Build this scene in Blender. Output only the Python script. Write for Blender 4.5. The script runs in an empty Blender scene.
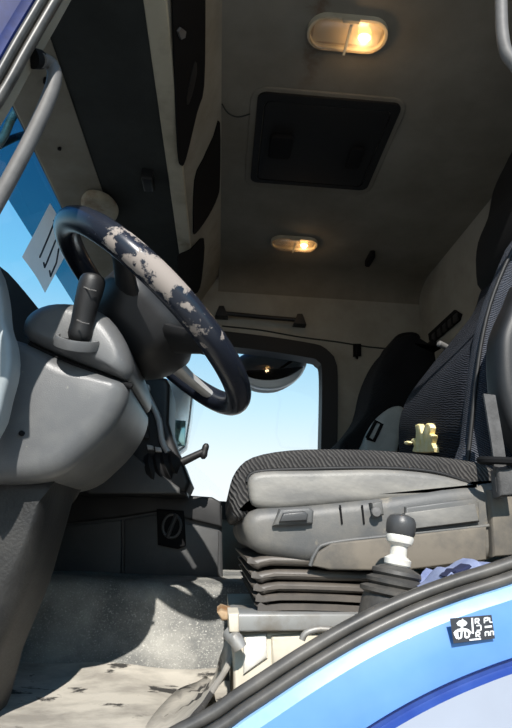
import bpy, bmesh, math, random
from mathutils import Vector, Matrix
from mathutils.geometry import tessellate_polygon
random.seed(7)
scn = bpy.context.scene
COL = scn.collection

# ------------------------------------------------------------------ camera
F, CX, CY = 540.0, 256.0, 364.0
CAM = Vector((0, -.55, .28))
_y, _p, _r = (math.radians(a) for a in (3.0, 17.5, 2.5))
FW = Vector((math.sin(_y)*math.cos(_p), math.cos(_y)*math.cos(_p), math.sin(_p)))
_r0 = Vector((math.cos(_y), -math.sin(_y), 0)); _u0 = _r0.cross(FW)
RT = _r0*math.cos(_r)+_u0*math.sin(_r); UP = -_r0*math.sin(_r)+_u0*math.cos(_r)

def at(px, py, y=None, x=None, z=None):
    """world point seen at a photo pixel on the plane x=, y= or z="""
    d = FW*F+RT*(px-CX)-UP*(py-CY)
    t = (x-CAM.x)/d.x if x is not None else (y-CAM.y)/d.y if y is not None else (z-CAM.z)/d.z
    return CAM+d*t
def xz(pts, y): return [(p.x, p.z) for p in (at(a, b, y=y) for a, b in pts)]

cd = bpy.data.cameras.new('camera'); cam = bpy.data.objects.new('camera', cd); COL.objects.link(cam)
cd.sensor_width = 36; cd.sensor_fit = 'AUTO'; cd.lens = F/728*36; cd.clip_start = .02
cam.matrix_world = Matrix.Translation(CAM) @ Matrix((RT, UP, -FW)).transposed().to_4x4()
scn.camera = cam

# ------------------------------------------------------------------ materials
def lin(c):
    return tuple(((v/255)/12.92 if v/255 <= .04045 else ((v/255+.055)/1.055)**2.4) for v in c)+(1,)
def N(nt, t, **kw):
    n = nt.nodes.new(t)
    for k, v in kw.items():
        if k in n.inputs: n.inputs[k].default_value = v
        else: setattr(n, k, v)
    return n
def mat(name, c, rough=.6, metal=0, c2=None, scale=8, lo=.4, hi=.65, bump=0, bscale=200, c3=None, scale3=25, lo3=.55, hi3=.6, spec=.5, stretch=None, coat=0):
    m = bpy.data.materials.new(name); m.use_nodes = True; nt = m.node_tree; b = nt.nodes['Principled BSDF']
    b.inputs['Roughness'].default_value = rough; b.inputs['Metallic'].default_value = metal
    b.inputs['Specular IOR Level'].default_value = spec; b.inputs['Coat Weight'].default_value = coat
    b.inputs['Base Color'].default_value = lin(c)
    tc = N(nt, 'ShaderNodeTexCoord'); vec = tc.outputs['Object']
    if stretch:
        mp = N(nt, 'ShaderNodeMapping'); mp.inputs['Scale'].default_value = stretch
        nt.links.new(vec, mp.inputs['Vector']); vec2 = mp.outputs[0]
    else: vec2 = vec
    cur = None
    def layer(cur, ca, cb, sc, l, h, v):
        n = N(nt, 'ShaderNodeTexNoise', Scale=sc, Detail=6.0, Roughness=.62); nt.links.new(v, n.inputs['Vector'])
        r = N(nt, 'ShaderNodeMapRange'); r.inputs['From Min'].default_value = l; r.inputs['From Max'].default_value = h
        nt.links.new(n.outputs['Fac'], r.inputs['Value'])
        mx = N(nt, 'ShaderNodeMix', data_type='RGBA')
        nt.links.new(r.outputs[0], mx.inputs[0])
        if cur is None: mx.inputs[6].default_value = lin(ca)
        else: nt.links.new(cur, mx.inputs[6])
        mx.inputs[7].default_value = lin(cb)
        return mx.outputs[2]
    if c2: cur = layer(None, c, c2, scale, lo, hi, vec2)
    if c3: cur = layer(cur, c, c3, scale3, lo3, hi3, vec2)
    if cur is not None: nt.links.new(cur, b.inputs['Base Color'])
    if bump:
        n = N(nt, 'ShaderNodeTexNoise', Scale=bscale, Detail=3.0); nt.links.new(vec, n.inputs['Vector'])
        bp = N(nt, 'ShaderNodeBump', Strength=bump, Distance=.002); nt.links.new(n.outputs['Fac'], bp.inputs['Height'])
        nt.links.new(bp.outputs[0], b.inputs['Normal'])
    return m
def fabric(name, ca, cb, scale=60, rot=(0, 0, 0), dist=3.0, rough=.95, prof='SIN'):
    m = bpy.data.materials.new(name); m.use_nodes = True; nt = m.node_tree; b = nt.nodes['Principled BSDF']
    b.inputs['Roughness'].default_value = rough; b.inputs['Specular IOR Level'].default_value = .15
    tc = N(nt, 'ShaderNodeTexCoord'); mp = N(nt, 'ShaderNodeMapping'); mp.inputs['Rotation'].default_value = rot
    nt.links.new(tc.outputs['Object'], mp.inputs['Vector'])
    w = N(nt, 'ShaderNodeTexWave', Scale=scale, Distortion=dist, Detail=2.0); w.inputs['Detail Scale'].default_value = 1.2
    nt.links.new(mp.outputs[0], w.inputs['Vector'])
    n = N(nt, 'ShaderNodeTexNoise', Scale=9.0, Detail=5.0); nt.links.new(tc.outputs['Object'], n.inputs['Vector'])
    ml = N(nt, 'ShaderNodeMath', operation='MULTIPLY'); nt.links.new(w.outputs['Fac'], ml.inputs[0]); nt.links.new(n.outputs['Fac'], ml.inputs[1])
    mx = N(nt, 'ShaderNodeMix', data_type='RGBA'); nt.links.new(ml.outputs[0], mx.inputs[0])
    mx.inputs[6].default_value = lin(ca); mx.inputs[7].default_value = lin(cb); nt.links.new(mx.outputs[2], b.inputs['Base Color'])
    bp = N(nt, 'ShaderNodeBump', Strength=.7, Distance=.004); nt.links.new(w.outputs['Fac'], bp.inputs['Height']); nt.links.new(bp.outputs[0], b.inputs['Normal'])
    return m
def glassy(name, tint, gloss=.12, dif=None, rough=.02):
    m = bpy.data.materials.new(name); m.use_nodes = True; nt = m.node_tree; nt.nodes.remove(nt.nodes['Principled BSDF'])
    o = nt.nodes['Material Output']; t = N(nt, 'ShaderNodeBsdfTransparent'); t.inputs[0].default_value = tint
    g = N(nt, 'ShaderNodeBsdfGlossy', Roughness=rough); mx = N(nt, 'ShaderNodeMixShader'); mx.inputs[0].default_value = gloss
    nt.links.new(t.outputs[0], mx.inputs[1]); nt.links.new(g.outputs[0], mx.inputs[2]); last = mx
    if dif:
        d = N(nt, 'ShaderNodeBsdfDiffuse'); d.inputs[0].default_value = lin(dif[0]); m2 = N(nt, 'ShaderNodeMixShader'); m2.inputs[0].default_value = dif[1]
        nt.links.new(mx.outputs[0], m2.inputs[1]); nt.links.new(d.outputs[0], m2.inputs[2]); last = m2
    nt.links.new(last.outputs[0], o.inputs[0]); return m
def emit(name, c, s):
    m = bpy.data.materials.new(name); m.use_nodes = True; nt = m.node_tree; nt.nodes.remove(nt.nodes['Principled BSDF'])
    e = N(nt, 'ShaderNodeEmission', Strength=s); e.inputs[0].default_value = lin(c); nt.links.new(e.outputs[0], nt.nodes['Material Output'].inputs[0]); return m

M = {}
M['ceiling'] = mat('ceiling_fabric', (140, 135, 124), .95, c2=(120, 114, 102), scale=4, lo=.35, hi=.7, bump=.15, bscale=400, spec=.1)
M['beige'] = mat('beige_plastic', (158, 153, 140), .7, c2=(138, 132, 118), scale=5, spec=.3, bump=.05)
M['cream'] = mat('cream_trim', (196, 188, 166), .6, c2=(150, 140, 118), scale=7, lo=.45, hi=.75, c3=(120, 84, 50), scale3=6, lo3=.60, hi3=.74)
M['rear'] = mat('rear_wall_panel', (166, 164, 154), .75, c2=(148, 145, 134), scale=4, spec=.3)
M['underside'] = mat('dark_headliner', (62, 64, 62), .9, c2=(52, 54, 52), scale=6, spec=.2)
M['black'] = mat('black_plastic', (26, 26, 27), .5, c2=(38, 38, 39), scale=9, bump=.1, bscale=600)
M['matteblack'] = mat('matte_black', (20, 20, 21), .85, spec=.2)
M['bootgrey'] = mat('dusty_boot_rubber', (64, 62, 59), .55, c2=(92, 87, 80), scale=30, lo=.45, hi=.7)
M['rubber'] = mat('black_rubber', (24, 24, 25), .6)
M['dash'] = mat('dashboard_plastic', (34, 34, 35), .55, c2=(46, 46, 46), scale=10, bump=.2, bscale=500)
M['col'] = mat('grey_column_plastic', (92, 93, 94), .38, c2=(110, 110, 108), scale=12, lo=.45, hi=.75, bump=.15, bscale=600, c3=(124, 122, 116), scale3=60, lo3=.7, hi3=.74)
M['trunk'] = mat('dusty_column_foot', (34, 34, 34), .5, c2=(56, 55, 53), scale=10, lo=.45, hi=.7, bump=.35, bscale=220)
M['console'] = mat('console_plastic', (64, 65, 66), .5, c2=(86, 86, 84), scale=7, lo=.45, hi=.75, bump=.15, bscale=500)
M['mat'] = mat('speckled_rubber_mat', (104, 105, 103), .8, c2=(172, 170, 162), scale=5, lo=.42, hi=.68, bump=.7, bscale=180, c3=(196, 194, 186), scale3=260, lo3=.55, hi3=.72)
M['floor'] = mat('dusty_rubber_floor', (192, 186, 174), .85, c2=(146, 141, 132), scale=6, lo=.42, hi=.62, bump=.3, bscale=120, c3=(58, 56, 53), scale3=8, lo3=.57, hi3=.61, stretch=(1, 1.5, 1))
M['subfloor'] = mat('floor_metal', (110, 108, 104), .8)
M['blue'] = mat('blue_paint', (78, 126, 190), .3, c2=(98, 146, 202), scale=3, coat=.6)
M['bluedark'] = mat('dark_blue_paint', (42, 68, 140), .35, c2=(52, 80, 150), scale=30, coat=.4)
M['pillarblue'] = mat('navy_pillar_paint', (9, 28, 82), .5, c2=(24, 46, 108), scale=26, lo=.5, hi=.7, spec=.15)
M['bluelight'] = mat('flange_highlight_blue', (150, 185, 222), .35, c2=(120, 165, 215), scale=10, coat=.4)  # highlight along the sill's upper edge, painted as a paler blue
M['greybody'] = mat('pale_grey_paint', (160, 167, 180), .5, c2=(150, 156, 168), scale=3, coat=.3)
M['seal'] = mat('door_seal_rubber', (58, 57, 55), .42, c2=(98, 94, 88), scale=14, lo=.4, hi=.7)
M['handle'] = mat('grey_handle_plastic', (106, 104, 102), .6, c2=(94, 92, 90), scale=30, bump=.1, bscale=400)
M['pale'] = mat('pale_plastic', (150, 160, 163), .4, c2=(134, 140, 142), scale=6)
M['seatfab'] = fabric('seat_corduroy', (50, 49, 49), (106, 103, 99), 60, (0, .6, 0), 4.0)
M['backfab'] = fabric('backrest_fabric_shaded', (24, 26, 31), (74, 77, 86), 75, (0, 1.25, .2), 5.0)  # front the sun misses: its shade is put into these darker fabric colours
M['sidefab'] = fabric('backrest_side_fabric', (40, 43, 50), (120, 124, 134), 95, (0, 1.1, 0), 2.5)
M['leather'] = mat('worn_grey_leather', (112, 110, 106), .5, c2=(142, 138, 130), scale=14, lo=.42, hi=.68, bump=.25, bscale=120, stretch=(.6, 1, 2))
M['base'] = mat('grey_seat_base_plastic', (88, 88, 87), .5, c2=(120, 115, 106), scale=9, lo=.45, hi=.7, bump=.1, bscale=400, c3=(150, 140, 122), scale3=20, lo3=.64, hi3=.74)
M['basedirty'] = mat('dirty_base_panel', (116, 108, 96), .75, c2=(88, 84, 78), scale=14, lo=.45, hi=.65, bump=.1)
M['bellow'] = mat('bellows_rubber', (78, 73, 68), .5, c2=(104, 96, 87), scale=14, lo=.4, hi=.7)
M['steel'] = mat('dusty_steel', (150, 150, 147), .5, .3, c2=(120, 112, 100), scale=14, lo=.45, hi=.65)
M['pedestal'] = mat('cream_pedestal', (208, 200, 182), .7, c2=(176, 164, 142), scale=12, lo=.45, hi=.7)
M['rust'] = mat('rusty_bracket', (150, 110, 70), .8, c2=(180, 160, 130), scale=40)
M['white'] = mat('white_plastic', (228, 226, 218), .45, c2=(205, 200, 188), scale=40)
M['knob'] = mat('charcoal_knob', (66, 66, 66), .4, bump=.1, bscale=500)
M['rag'] = mat('blue_grey_cloth', (138, 147, 176), .95, c2=(118, 128, 164), scale=30, bump=.3, bscale=300)
M['navy'] = mat('navy_print', (34, 40, 72), .9)
M['foam'] = mat('yellow_foam', (245, 222, 150), .95, c2=(250, 236, 190), scale=60, bump=.4, bscale=200)
M['chrome'] = mat('chrome', (200, 200, 200), .2, 1)
M['silver'] = mat('silver_plastic', (190, 190, 188), .35, .2)
M['paper'] = mat('white_paper', (205, 210, 212), .9, c2=(190, 196, 200), scale=6)
nt = M['paper'].node_tree; b = nt.nodes['Principled BSDF']; tl = N(nt, 'ShaderNodeBsdfTranslucent'); tl.inputs[0].default_value = lin((225, 228, 228)); mx = N(nt, 'ShaderNodeMixShader'); mx.inputs[0].default_value = .55
nt.links.new(b.outputs[0], mx.inputs[1]); nt.links.new(tl.outputs[0], mx.inputs[2]); nt.links.new(mx.outputs[0], nt.nodes['Material Output'].inputs[0])
M['ink'] = mat('dark_ink', (48, 62, 76), .8)
M['red'] = mat('red_plastic', (205, 40, 28), .4)
M['strap'] = mat('grey_webbing', (84, 83, 82), .8, c2=(66, 65, 64), scale=60, bump=.3, bscale=500)
M['hatch'] = mat('hatch_black', (17, 17, 17), .75, c2=(13, 13, 13), scale=8)
M['passgrey'] = mat('pale_grey_seat_cover', (178, 178, 174), .5, c2=(160, 160, 156), scale=14)
M['passfab'] = fabric('black_seat_fabric', (20, 20, 22), (48, 48, 50), 60, (0, .9, 0), 2.0)
M['stickblack'] = mat('sticker_black', (52, 54, 60), .5)
M['stickwhite'] = mat('sticker_white', (238, 240, 242), .5)
M['ground'] = mat('pale_concrete', (150, 148, 142), .9, c2=(132, 130, 124), scale=2)
M['glass'] = glassy('clear_glass', (.97, .99, 1, 1), .04)
M['tint'] = glassy('tinted_visor', (.10, .30, .40, 1), .05, ((30, 104, 140), .35), .2)
M['lens'] = glassy('ribbed_lens', (.97, .93, .86, 1), .12, ((240, 220, 190), .20), .2)
M['mirrorpale'] = mat('pale_mirror', (232, 240, 242), .25, .85)
M['mirror'] = mat('mirror_glass', (150, 186, 184), .08, .9)
M['bulb'] = emit('warm_bulb', (255, 200, 125), 12)

# steering rim: black leather with the sky's blue sheen in its base colour, worn to pale grey along the top of the rim
def rim_material():
    m = bpy.data.materials.new('worn_rim_leather'); m.use_nodes = True; nt = m.node_tree; b = nt.nodes['Principled BSDF']
    tc = N(nt, 'ShaderNodeTexCoord'); n = N(nt, 'ShaderNodeTexNoise', Scale=26.0, Detail=7.0, Roughness=.7); nt.links.new(tc.outputs['Object'], n.inputs['Vector'])
    at_ = N(nt, 'ShaderNodeAttribute', attribute_name='wear'); ad = N(nt, 'ShaderNodeMath', operation='ADD')
    nt.links.new(n.outputs['Fac'], ad.inputs[0]); nt.links.new(at_.outputs['Fac'], ad.inputs[1])
    r = N(nt, 'ShaderNodeMapRange'); r.inputs['From Min'].default_value = .98; r.inputs['From Max'].default_value = 1.02
    nt.links.new(ad.outputs[0], r.inputs['Value'])
    mx = N(nt, 'ShaderNodeMix', data_type='RGBA'); nt.links.new(r.outputs[0], mx.inputs[0])
    mx.inputs[6].default_value = lin((34, 38, 48)); mx.inputs[7].default_value = lin((150, 140, 132)); nt.links.new(mx.outputs[2], b.inputs['Base Color'])
    rr = N(nt, 'ShaderNodeMapRange'); rr.inputs['To Min'].default_value = .27; rr.inputs['To Max'].default_value = .8
    nt.links.new(r.outputs[0], rr.inputs['Value']); nt.links.new(rr.outputs[0], b.inputs['Roughness'])
    return m
M['rim'] = rim_material()

# ------------------------------------------------------------------ mesh helpers
def link(name, bm, m, parent=None, smooth=35):
    me = bpy.data.meshes.new(name)
    bmesh.ops.recalc_face_normals(bm, faces=bm.faces)
    bm.to_mesh(me); bm.free()
    for p in me.polygons: p.use_smooth = True
    try: me.set_sharp_from_angle(angle=math.radians(smooth))
    except Exception: pass
    ms = m if isinstance(m, list) else [m]
    for q in ms: me.materials.append(q)
    o = bpy.data.objects.new(name, me); COL.objects.link(o)
    if parent is not None: attach(o, parent)
    return o
def wloc(o):
    l = Vector(o.location)
    while o.parent: o = o.parent; l = l if o.type == 'MESH' else l+o.location
    return l
def attach(o, parent):
    o.parent = parent
    r = parent
    while r.parent: r = r.parent
    o.matrix_parent_inverse = Matrix.Translation(-r.location) if parent is r else Matrix.Identity(4)
def tag(o, label, cat, group=None):
    o['label'] = label; o['category'] = cat
    if group: o['group'] = group
    return o
def thing(name, label, cat, loc=(0, 0, 0), group=None):
    o = bpy.data.objects.new(name, None); COL.objects.link(o); o.location = loc; o.empty_display_size = .05
    return tag(o, label, cat, group)
def struct(o): o['kind'] = 'structure'; return o

def smooth_loop(pts, n=4, closed=True):
    out = []; L = len(pts)
    for i in range(L if closed else L-1):
        p = [pts[(i+k) % L] if closed else pts[min(max(i+k, 0), L-1)] for k in (-1, 0, 1, 2)]
        for j in range(n):
            t = j/n; q = []
            for c in range(len(p[0])):
                a, b, d, e = (p[k][c] for k in range(4))
                q.append(.5*((2*b)+(-a+d)*t+(2*a-5*b+4*d-e)*t*t+(-a+3*b-3*d+e)*t**3))
            out.append(tuple(q))
    if not closed: out.append(tuple(pts[-1]))
    return out
def area2(l): return sum(l[i][0]*l[(i+1) % len(l)][1]-l[(i+1) % len(l)][0]*l[i][1] for i in range(len(l)))/2
def offset(l, d):
    """offset a closed 2-D loop outwards by d"""
    s = 1 if area2(l) > 0 else -1; out = []; L = len(l)
    for i in range(L):
        a = Vector(l[i-1]); b = Vector(l[i]); c = Vector(l[(i+1) % L])
        e1 = (b-a); e2 = (c-b)
        if e1.length < 1e-9: e1 = e2
        if e2.length < 1e-9: e2 = e1
        e1.normalize(); e2.normalize()
        n = Vector((e1.y, -e1.x))+Vector((e2.y, -e2.x))
        if n.length < 1e-6: n = Vector((e1.y, -e1.x))
        n.normalize(); out.append((b.x+n.x*d*s, b.y+n.y*d*s))
    return out
AX = {'y': lambda u, v, w: (u, w, v), 'x': lambda u, v, w: (w, u, v), 'z': lambda u, v, w: (u, v, w)}
def star(loop, d):
    c = Vector((sum(p[0] for p in loop)/len(loop), sum(p[1] for p in loop)/len(loop))); out = []
    for p in loop:
        v = Vector((p[0], p[1]))-c; out.append(tuple(c+v*(1+d/max(v.length, 1e-6))))
    return out
def pillow(bm, loop, a, b, r=.02, axis='y', n=4, r2=None, puff=0, inset=offset):
    """closed outline extruded from a to b along an axis with rounded rims (both ends)"""
    f = AX[axis]; rings = []; r2 = r if r2 is None else r2; s = 1 if b > a else -1
    for k in range(n+1):
        t = k/n*math.pi/2; rings.append((inset(loop, -r*(1-math.sin(t))), a+s*r*(1-math.cos(t))))
    for k in range(n+1):
        t = k/n*math.pi/2; rings.append((inset(loop, -r2*(1-math.cos(t))), b-s*r2*(1-math.sin(t))))
    vs = [[bm.verts.new(f(p[0], p[1], w)) for p in lp] for lp, w in rings]
    L = len(loop)
    for i in range(len(vs)-1):
        for j in range(L):
            try: bm.faces.new((vs[i][j], vs[i][(j+1) % L], vs[i+1][(j+1) % L], vs[i+1][j]))
            except ValueError: pass
    for ring, s2 in ((vs[0], -s), (vs[-1], s)):
        if puff:
            c = [sum(v.co[q] for v in ring)/L for q in range(3)]
            mid = [bm.verts.new([v.co[q]*.55+c[q]*.45+(f(0, 0, 1)[q])*s2*puff*.8 for q in range(3)]) for v in ring]
            for j in range(L): bm.faces.new((ring[j], ring[(j+1) % L], mid[(j+1) % L], mid[j]))
            bm.faces.new(mid)
        else: bm.faces.new(ring)
    return bm
def pil(name, loop, a, b, m, parent=None, r=.02, axis='y', n=4, r2=None, sm=4, puff=0, inset=offset):
    bm = bmesh.new()
    if sm: loop = smooth_loop(loop, sm)
    pillow(bm, loop, a, b, r, axis, n, r2, puff, inset); return link(name, bm, m, parent)
def rrect(u0, v0, u1, v1, r, n=4):
    out = []
    for cx, cy, a in ((u1-r, v1-r, 0), (u0+r, v1-r, 90), (u0+r, v0+r, 180), (u1-r, v0+r, 270)):
        for k in range(n+1):
            t = math.radians(a+90*k/n); out.append((cx+r*math.cos(t), cy+r*math.sin(t)))
    return out
def tube_bm(bm, pts, rad, seg=12, caps=True, flat=None):
    pts = [Vector(p) for p in pts]; rads = rad if isinstance(rad, (list, tuple)) else [rad]*len(pts)
    prev = None; rings = []
    for i, p in enumerate(pts):
        t = (pts[min(i+1, len(pts)-1)]-pts[max(i-1, 0)]).normalized()
        if prev is None:
            a = t.orthogonal().normalized() if flat is None else (Vector(flat)-t*t.dot(Vector(flat))).normalized()
        else: a = (prev-t*prev.dot(t)).normalized()
        prev = a; b = t.cross(a)
        rings.append([bm.verts.new(p+(a*math.cos(q)+b*math.sin(q))*rads[i]) for q in (2*math.pi*k/seg for k in range(seg))])
    for i in range(len(rings)-1):
        for j in range(seg): bm.faces.new((rings[i][j], rings[i][(j+1) % seg], rings[i+1][(j+1) % seg], rings[i+1][j]))
    if caps: bm.faces.new(rings[0]); bm.faces.new(rings[-1])
    return bm
def tube(name, pts, rad, m, parent=None, seg=12, sm=0):
    bm = bmesh.new()
    if sm:
        rr = rad if isinstance(rad, (list, tuple)) else [rad]*len(pts)
        q = smooth_loop([tuple(p)+(r_,) for p, r_ in zip(pts, rr)], sm, False); pts = [p[:3] for p in q]; rad = [p[3] for p in q]
    return link(name, tube_bm(bm, pts, rad, seg), m, parent, 50)
def ribbon(name, pts, width, thick, m, parent=None, sm=4, wdir=(0, 1, 0)):
    pts = smooth_loop([tuple(p) for p in pts], sm, False) if sm else pts
    bm = bmesh.new(); rows = []
    for i, p in enumerate(pts):
        p = Vector(p); t = (Vector(pts[min(i+1, len(pts)-1)])-Vector(pts[max(i-1, 0)])).normalized()
        w = (Vector(wdir)-t*t.dot(Vector(wdir))).normalized(); nn = t.cross(w)
        rows.append([bm.verts.new(p+w*width/2*a+nn*thick/2*b) for a, b in ((-1, -1), (1, -1), (1, 1), (-1, 1))])
    for i in range(len(rows)-1):
        for j in range(4): bm.faces.new((rows[i][j], rows[i][(j+1) % 4], rows[i+1][(j+1) % 4], rows[i+1][j]))
    bm.faces.new(rows[0]); bm.faces.new(rows[-1]); return link(name, bm, m, parent)
def lathe(name, prof, base, axis, m, parent=None, seg=24, caps=True):
    """profile [(radius, height)] about an axis from a base point"""
    ax = Vector(axis).normalized(); a = ax.orthogonal().normalized(); b = ax.cross(a); bm = bmesh.new(); rings = []
    for r, h in prof:
        rings.append([bm.verts.new(Vector(base)+ax*h+(a*math.cos(q)+b*math.sin(q))*max(r, 1e-4)) for q in (2*math.pi*k/seg for k in range(seg))])
    for i in range(len(rings)-1):
        for j in range(seg): bm.faces.new((rings[i][j], rings[i][(j+1) % seg], rings[i+1][(j+1) % seg], rings[i+1][j]))
    if caps: bm.faces.new(rings[0]); bm.faces.new(rings[-1])
    return link(name, bm, m, parent)
def sheet(bm, outer, holes, w, axis='y'):
    f = AX[axis]; loops = [outer]+holes; flat = [p for l in loops for p in l]
    vs = [bm.verts.new(f(p[0], p[1], w)) for p in flat]
    for t in tessellate_polygon([[Vector((p[0], p[1], 0)) for p in l] for l in loops]):
        try: bm.faces.new([vs[i] for i in t])
        except ValueError: pass
    out = []; k = 0
    for l in loops: out.append(vs[k:k+len(l)]); k += len(l)
    return out
def slab(name, outer, holes, a, b, m, parent=None, axis='y', smooth=30):
    bm = bmesh.new(); A = sheet(bm, outer, holes, a, axis); B = sheet(bm, outer, holes, b, axis)
    for l1, l2 in zip(A, B):
        for j in range(len(l1)): bm.faces.new((l1[j], l1[(j+1) % len(l1)], l2[(j+1) % len(l2)], l2[j]))
    return link(name, bm, m, parent, smooth)
def box_bm(bm, x0, y0, z0, x1, y1, z1):
    v = [bm.verts.new(p) for p in ((x0, y0, z0), (x1, y0, z0), (x1, y1, z0), (x0, y1, z0), (x0, y0, z1), (x1, y0, z1), (x1, y1, z1), (x0, y1, z1))]
    for q in ((0, 3, 2, 1), (4, 5, 6, 7), (0, 1, 5, 4), (1, 2, 6, 5), (2, 3, 7, 6), (3, 0, 4, 7)): bm.faces.new([v[i] for i in q])
def box(name, lo, hi, m, parent=None, bevel=.004, seg=2):
    bm = bmesh.new(); box_bm(bm, *lo, *hi)
    if bevel: bmesh.ops.bevel(bm, geom=bm.edges[:], offset=bevel, segments=seg, affect='EDGES', profile=.5)
    return link(name, bm, m, parent)
def extrude_y(name, prof, y0, y1, m, parent=None, closed=True, smooth=35):
    bm = bmesh.new(); A = [bm.verts.new((p[0], y0, p[1])) for p in prof]; B = [bm.verts.new((p[0], y1, p[1])) for p in prof]
    L = len(prof)
    for j in range(L if closed else L-1): bm.faces.new((A[j], A[(j+1) % L], B[(j+1) % L], B[j]))
    if closed: bm.faces.new(A); bm.faces.new(B)
    return link(name, bm, m, parent, smooth)

YF = 1.80      # far (passenger) wall
ZC = 1.46      # ceiling
XR = .90       # rear wall
XF = -.86      # front bulkhead

# ------------------------------------------------------------------ setting
struct(link('ground', (lambda b: (sheet(b, [(-14, -14), (14, -14), (14, 14), (-14, 14)], [], -1.25, 'z'), b)[1])(bmesh.new()), M['ground']))
struct(box('floor', (-.9, .02, -.06), (.95, 1.84, -.004), M['subfloor'], bevel=0))

# ceiling with a rounded junction to the far wall
ceil_mat = M['ceiling'].copy(); M['ceil_rust'] = ceil_mat; ceil_mat.name = 'ceiling_fabric_stained'
nt = ceil_mat.node_tree; b = nt.nodes['Principled BSDF']
old = b.inputs['Base Color'].links[0].from_socket
tc = N(nt, 'ShaderNodeTexCoord'); sx = N(nt, 'ShaderNodeSeparateXYZ'); nt.links.new(tc.outputs['Object'], sx.inputs[0])
ns = N(nt, 'ShaderNodeTexNoise', Scale=9.0, Detail=6.0, Roughness=.7); nt.links.new(tc.outputs['Object'], ns.inputs['Vector'])
def mnode(op, a, bb):
    m_ = N(nt, 'ShaderNodeMath', operation=op)
    for i, v in enumerate((a, bb)):
        if isinstance(v, (int, float)): m_.inputs[i].default_value = v
        else: nt.links.new(v, m_.inputs[i])
    return m_.outputs[0]
wob = mnode('MULTIPLY', mnode('SUBTRACT', ns.outputs['Fac'], .5), .16)
dx = mnode('ABSOLUTE', mnode('ADD', mnode('SUBTRACT', sx.outputs[0], .175), wob), 0)
band = mnode('SUBTRACT', 1, mnode('MULTIPLY', dx, 38)); 
fade = mnode('MULTIPLY', mnode('SUBTRACT', .72, sx.outputs[1]), 4)
st = N(nt, 'ShaderNodeClamp'); nt.links.new(mnode('MULTIPLY', mnode('MULTIPLY', mnode('MAXIMUM', band, 0), mnode('MINIMUM', mnode('MAXIMUM', fade, 0), 1)), .55), st.inputs[0])
mx = N(nt, 'ShaderNodeMix', data_type='RGBA'); nt.links.new(st.outputs[0], mx.inputs[0]); nt.links.new(old, mx.inputs[6]); mx.inputs[7].default_value = lin((96, 62, 34))
nt.links.new(mx.outputs[2], b.inputs['Base Color'])
bm = bmesh.new(); prof = [(-.02, ZC+.01), (.05, ZC)]+[(YF-.16, ZC)]
for k in range(1, 7):
    t = k/6*math.pi/2; prof.append((YF-.16+.16*math.sin(t), ZC-.16*(1-math.cos(t))*.55))
xs = [-.072, .2, .6, XR+.05]
g = [[bm.verts.new((x, p[0], p[1])) for p in prof] for x in xs]
for i in range(len(xs)-1):
    for j in range(len(prof)-1): bm.faces.new((g[i][j], g[i+1][j], g[i+1][j+1], g[i][j+1]))
struct(link('ceiling', bm, ceil_mat))
struct(box('roof', (-.64, -.06, ZC+.02), (XR+.12, YF+.12, ZC+.05), M['greybody'], bevel=0))

# far wall with the passenger window
win = smooth_loop([(-.34, .44), (-.3, .415), (.1, .405), (.40, .405), (.418, .43), (.42, .6), (.424, .98), (.405, 1.045), (.35, 1.062), (.1, 1.085), (-.25, 1.10), (-.31, 1.08), (-.36, .8)], 4)
wfr = offset(win, .072)
struct(slab('wall_far', [(-.9, -.06), (XR+.05, -.06), (XR+.05, ZC+.02), (-.62, ZC+.02), (-.58, 1.285), (-.87, .83)], [offset(win, .055)], YF, YF+.06, M['rear']))
o = struct(slab('trim_1', wfr, [win], YF-.022, YF+.065, M['rubber']))
bm = bmesh.new(); sheet(bm, offset(win, .01), [], YF+.03); struct(link('window_1', bm, M['glass']))
# pressed seam of the door head
struct(tube('trim_2', [at(a, b, y=YF-.002) for a, b in ((222, 326), (260, 330), (300, 337), (338, 342), (370, 347), (412, 351))], .0035, M['underside'], sm=3))
# rear wall
bm = bmesh.new(); sheet(bm, [(-.02, -.06), (YF+.05, -.06), (YF+.05, ZC+.02), (-.02, ZC+.02)], [], XR, 'x'); struct(link('wall_rear', bm, M['rear']))
# front bulkhead, header, windscreen and far corner pillar
struct(box('wall_front', (XF-.03, .0, -.06), (XF, YF, .83), M['dash'], bevel=0))
bm = bmesh.new(); v = [bm.verts.new(p) for p in ((XF, .02, .82), (XF, YF, .82), (-.572, YF, 1.285), (-.572, .02, 1.285))]; bm.faces.new(v); struct(link('window_2', bm, M['glass']))
struct(extrude_y('wall_header', [(-.575, 1.27), (-.566, 1.262), (-.50, 1.268), (-.43, 1.288), (-.43, 1.40), (-.62, ZC+.02), (-.585, 1.31)], -.02, YF, M['beige']))
struct(tube('trim_3', [(-.571, .0, 1.272), (-.571, YF, 1.272)], .006, M['rubber']))
struct(extrude_y('pillar_far', [(XF, .8), (-.83, .8), (-.545, 1.28), (-.60, 1.28)], YF-.07, YF+.02, M['beige']))

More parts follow.
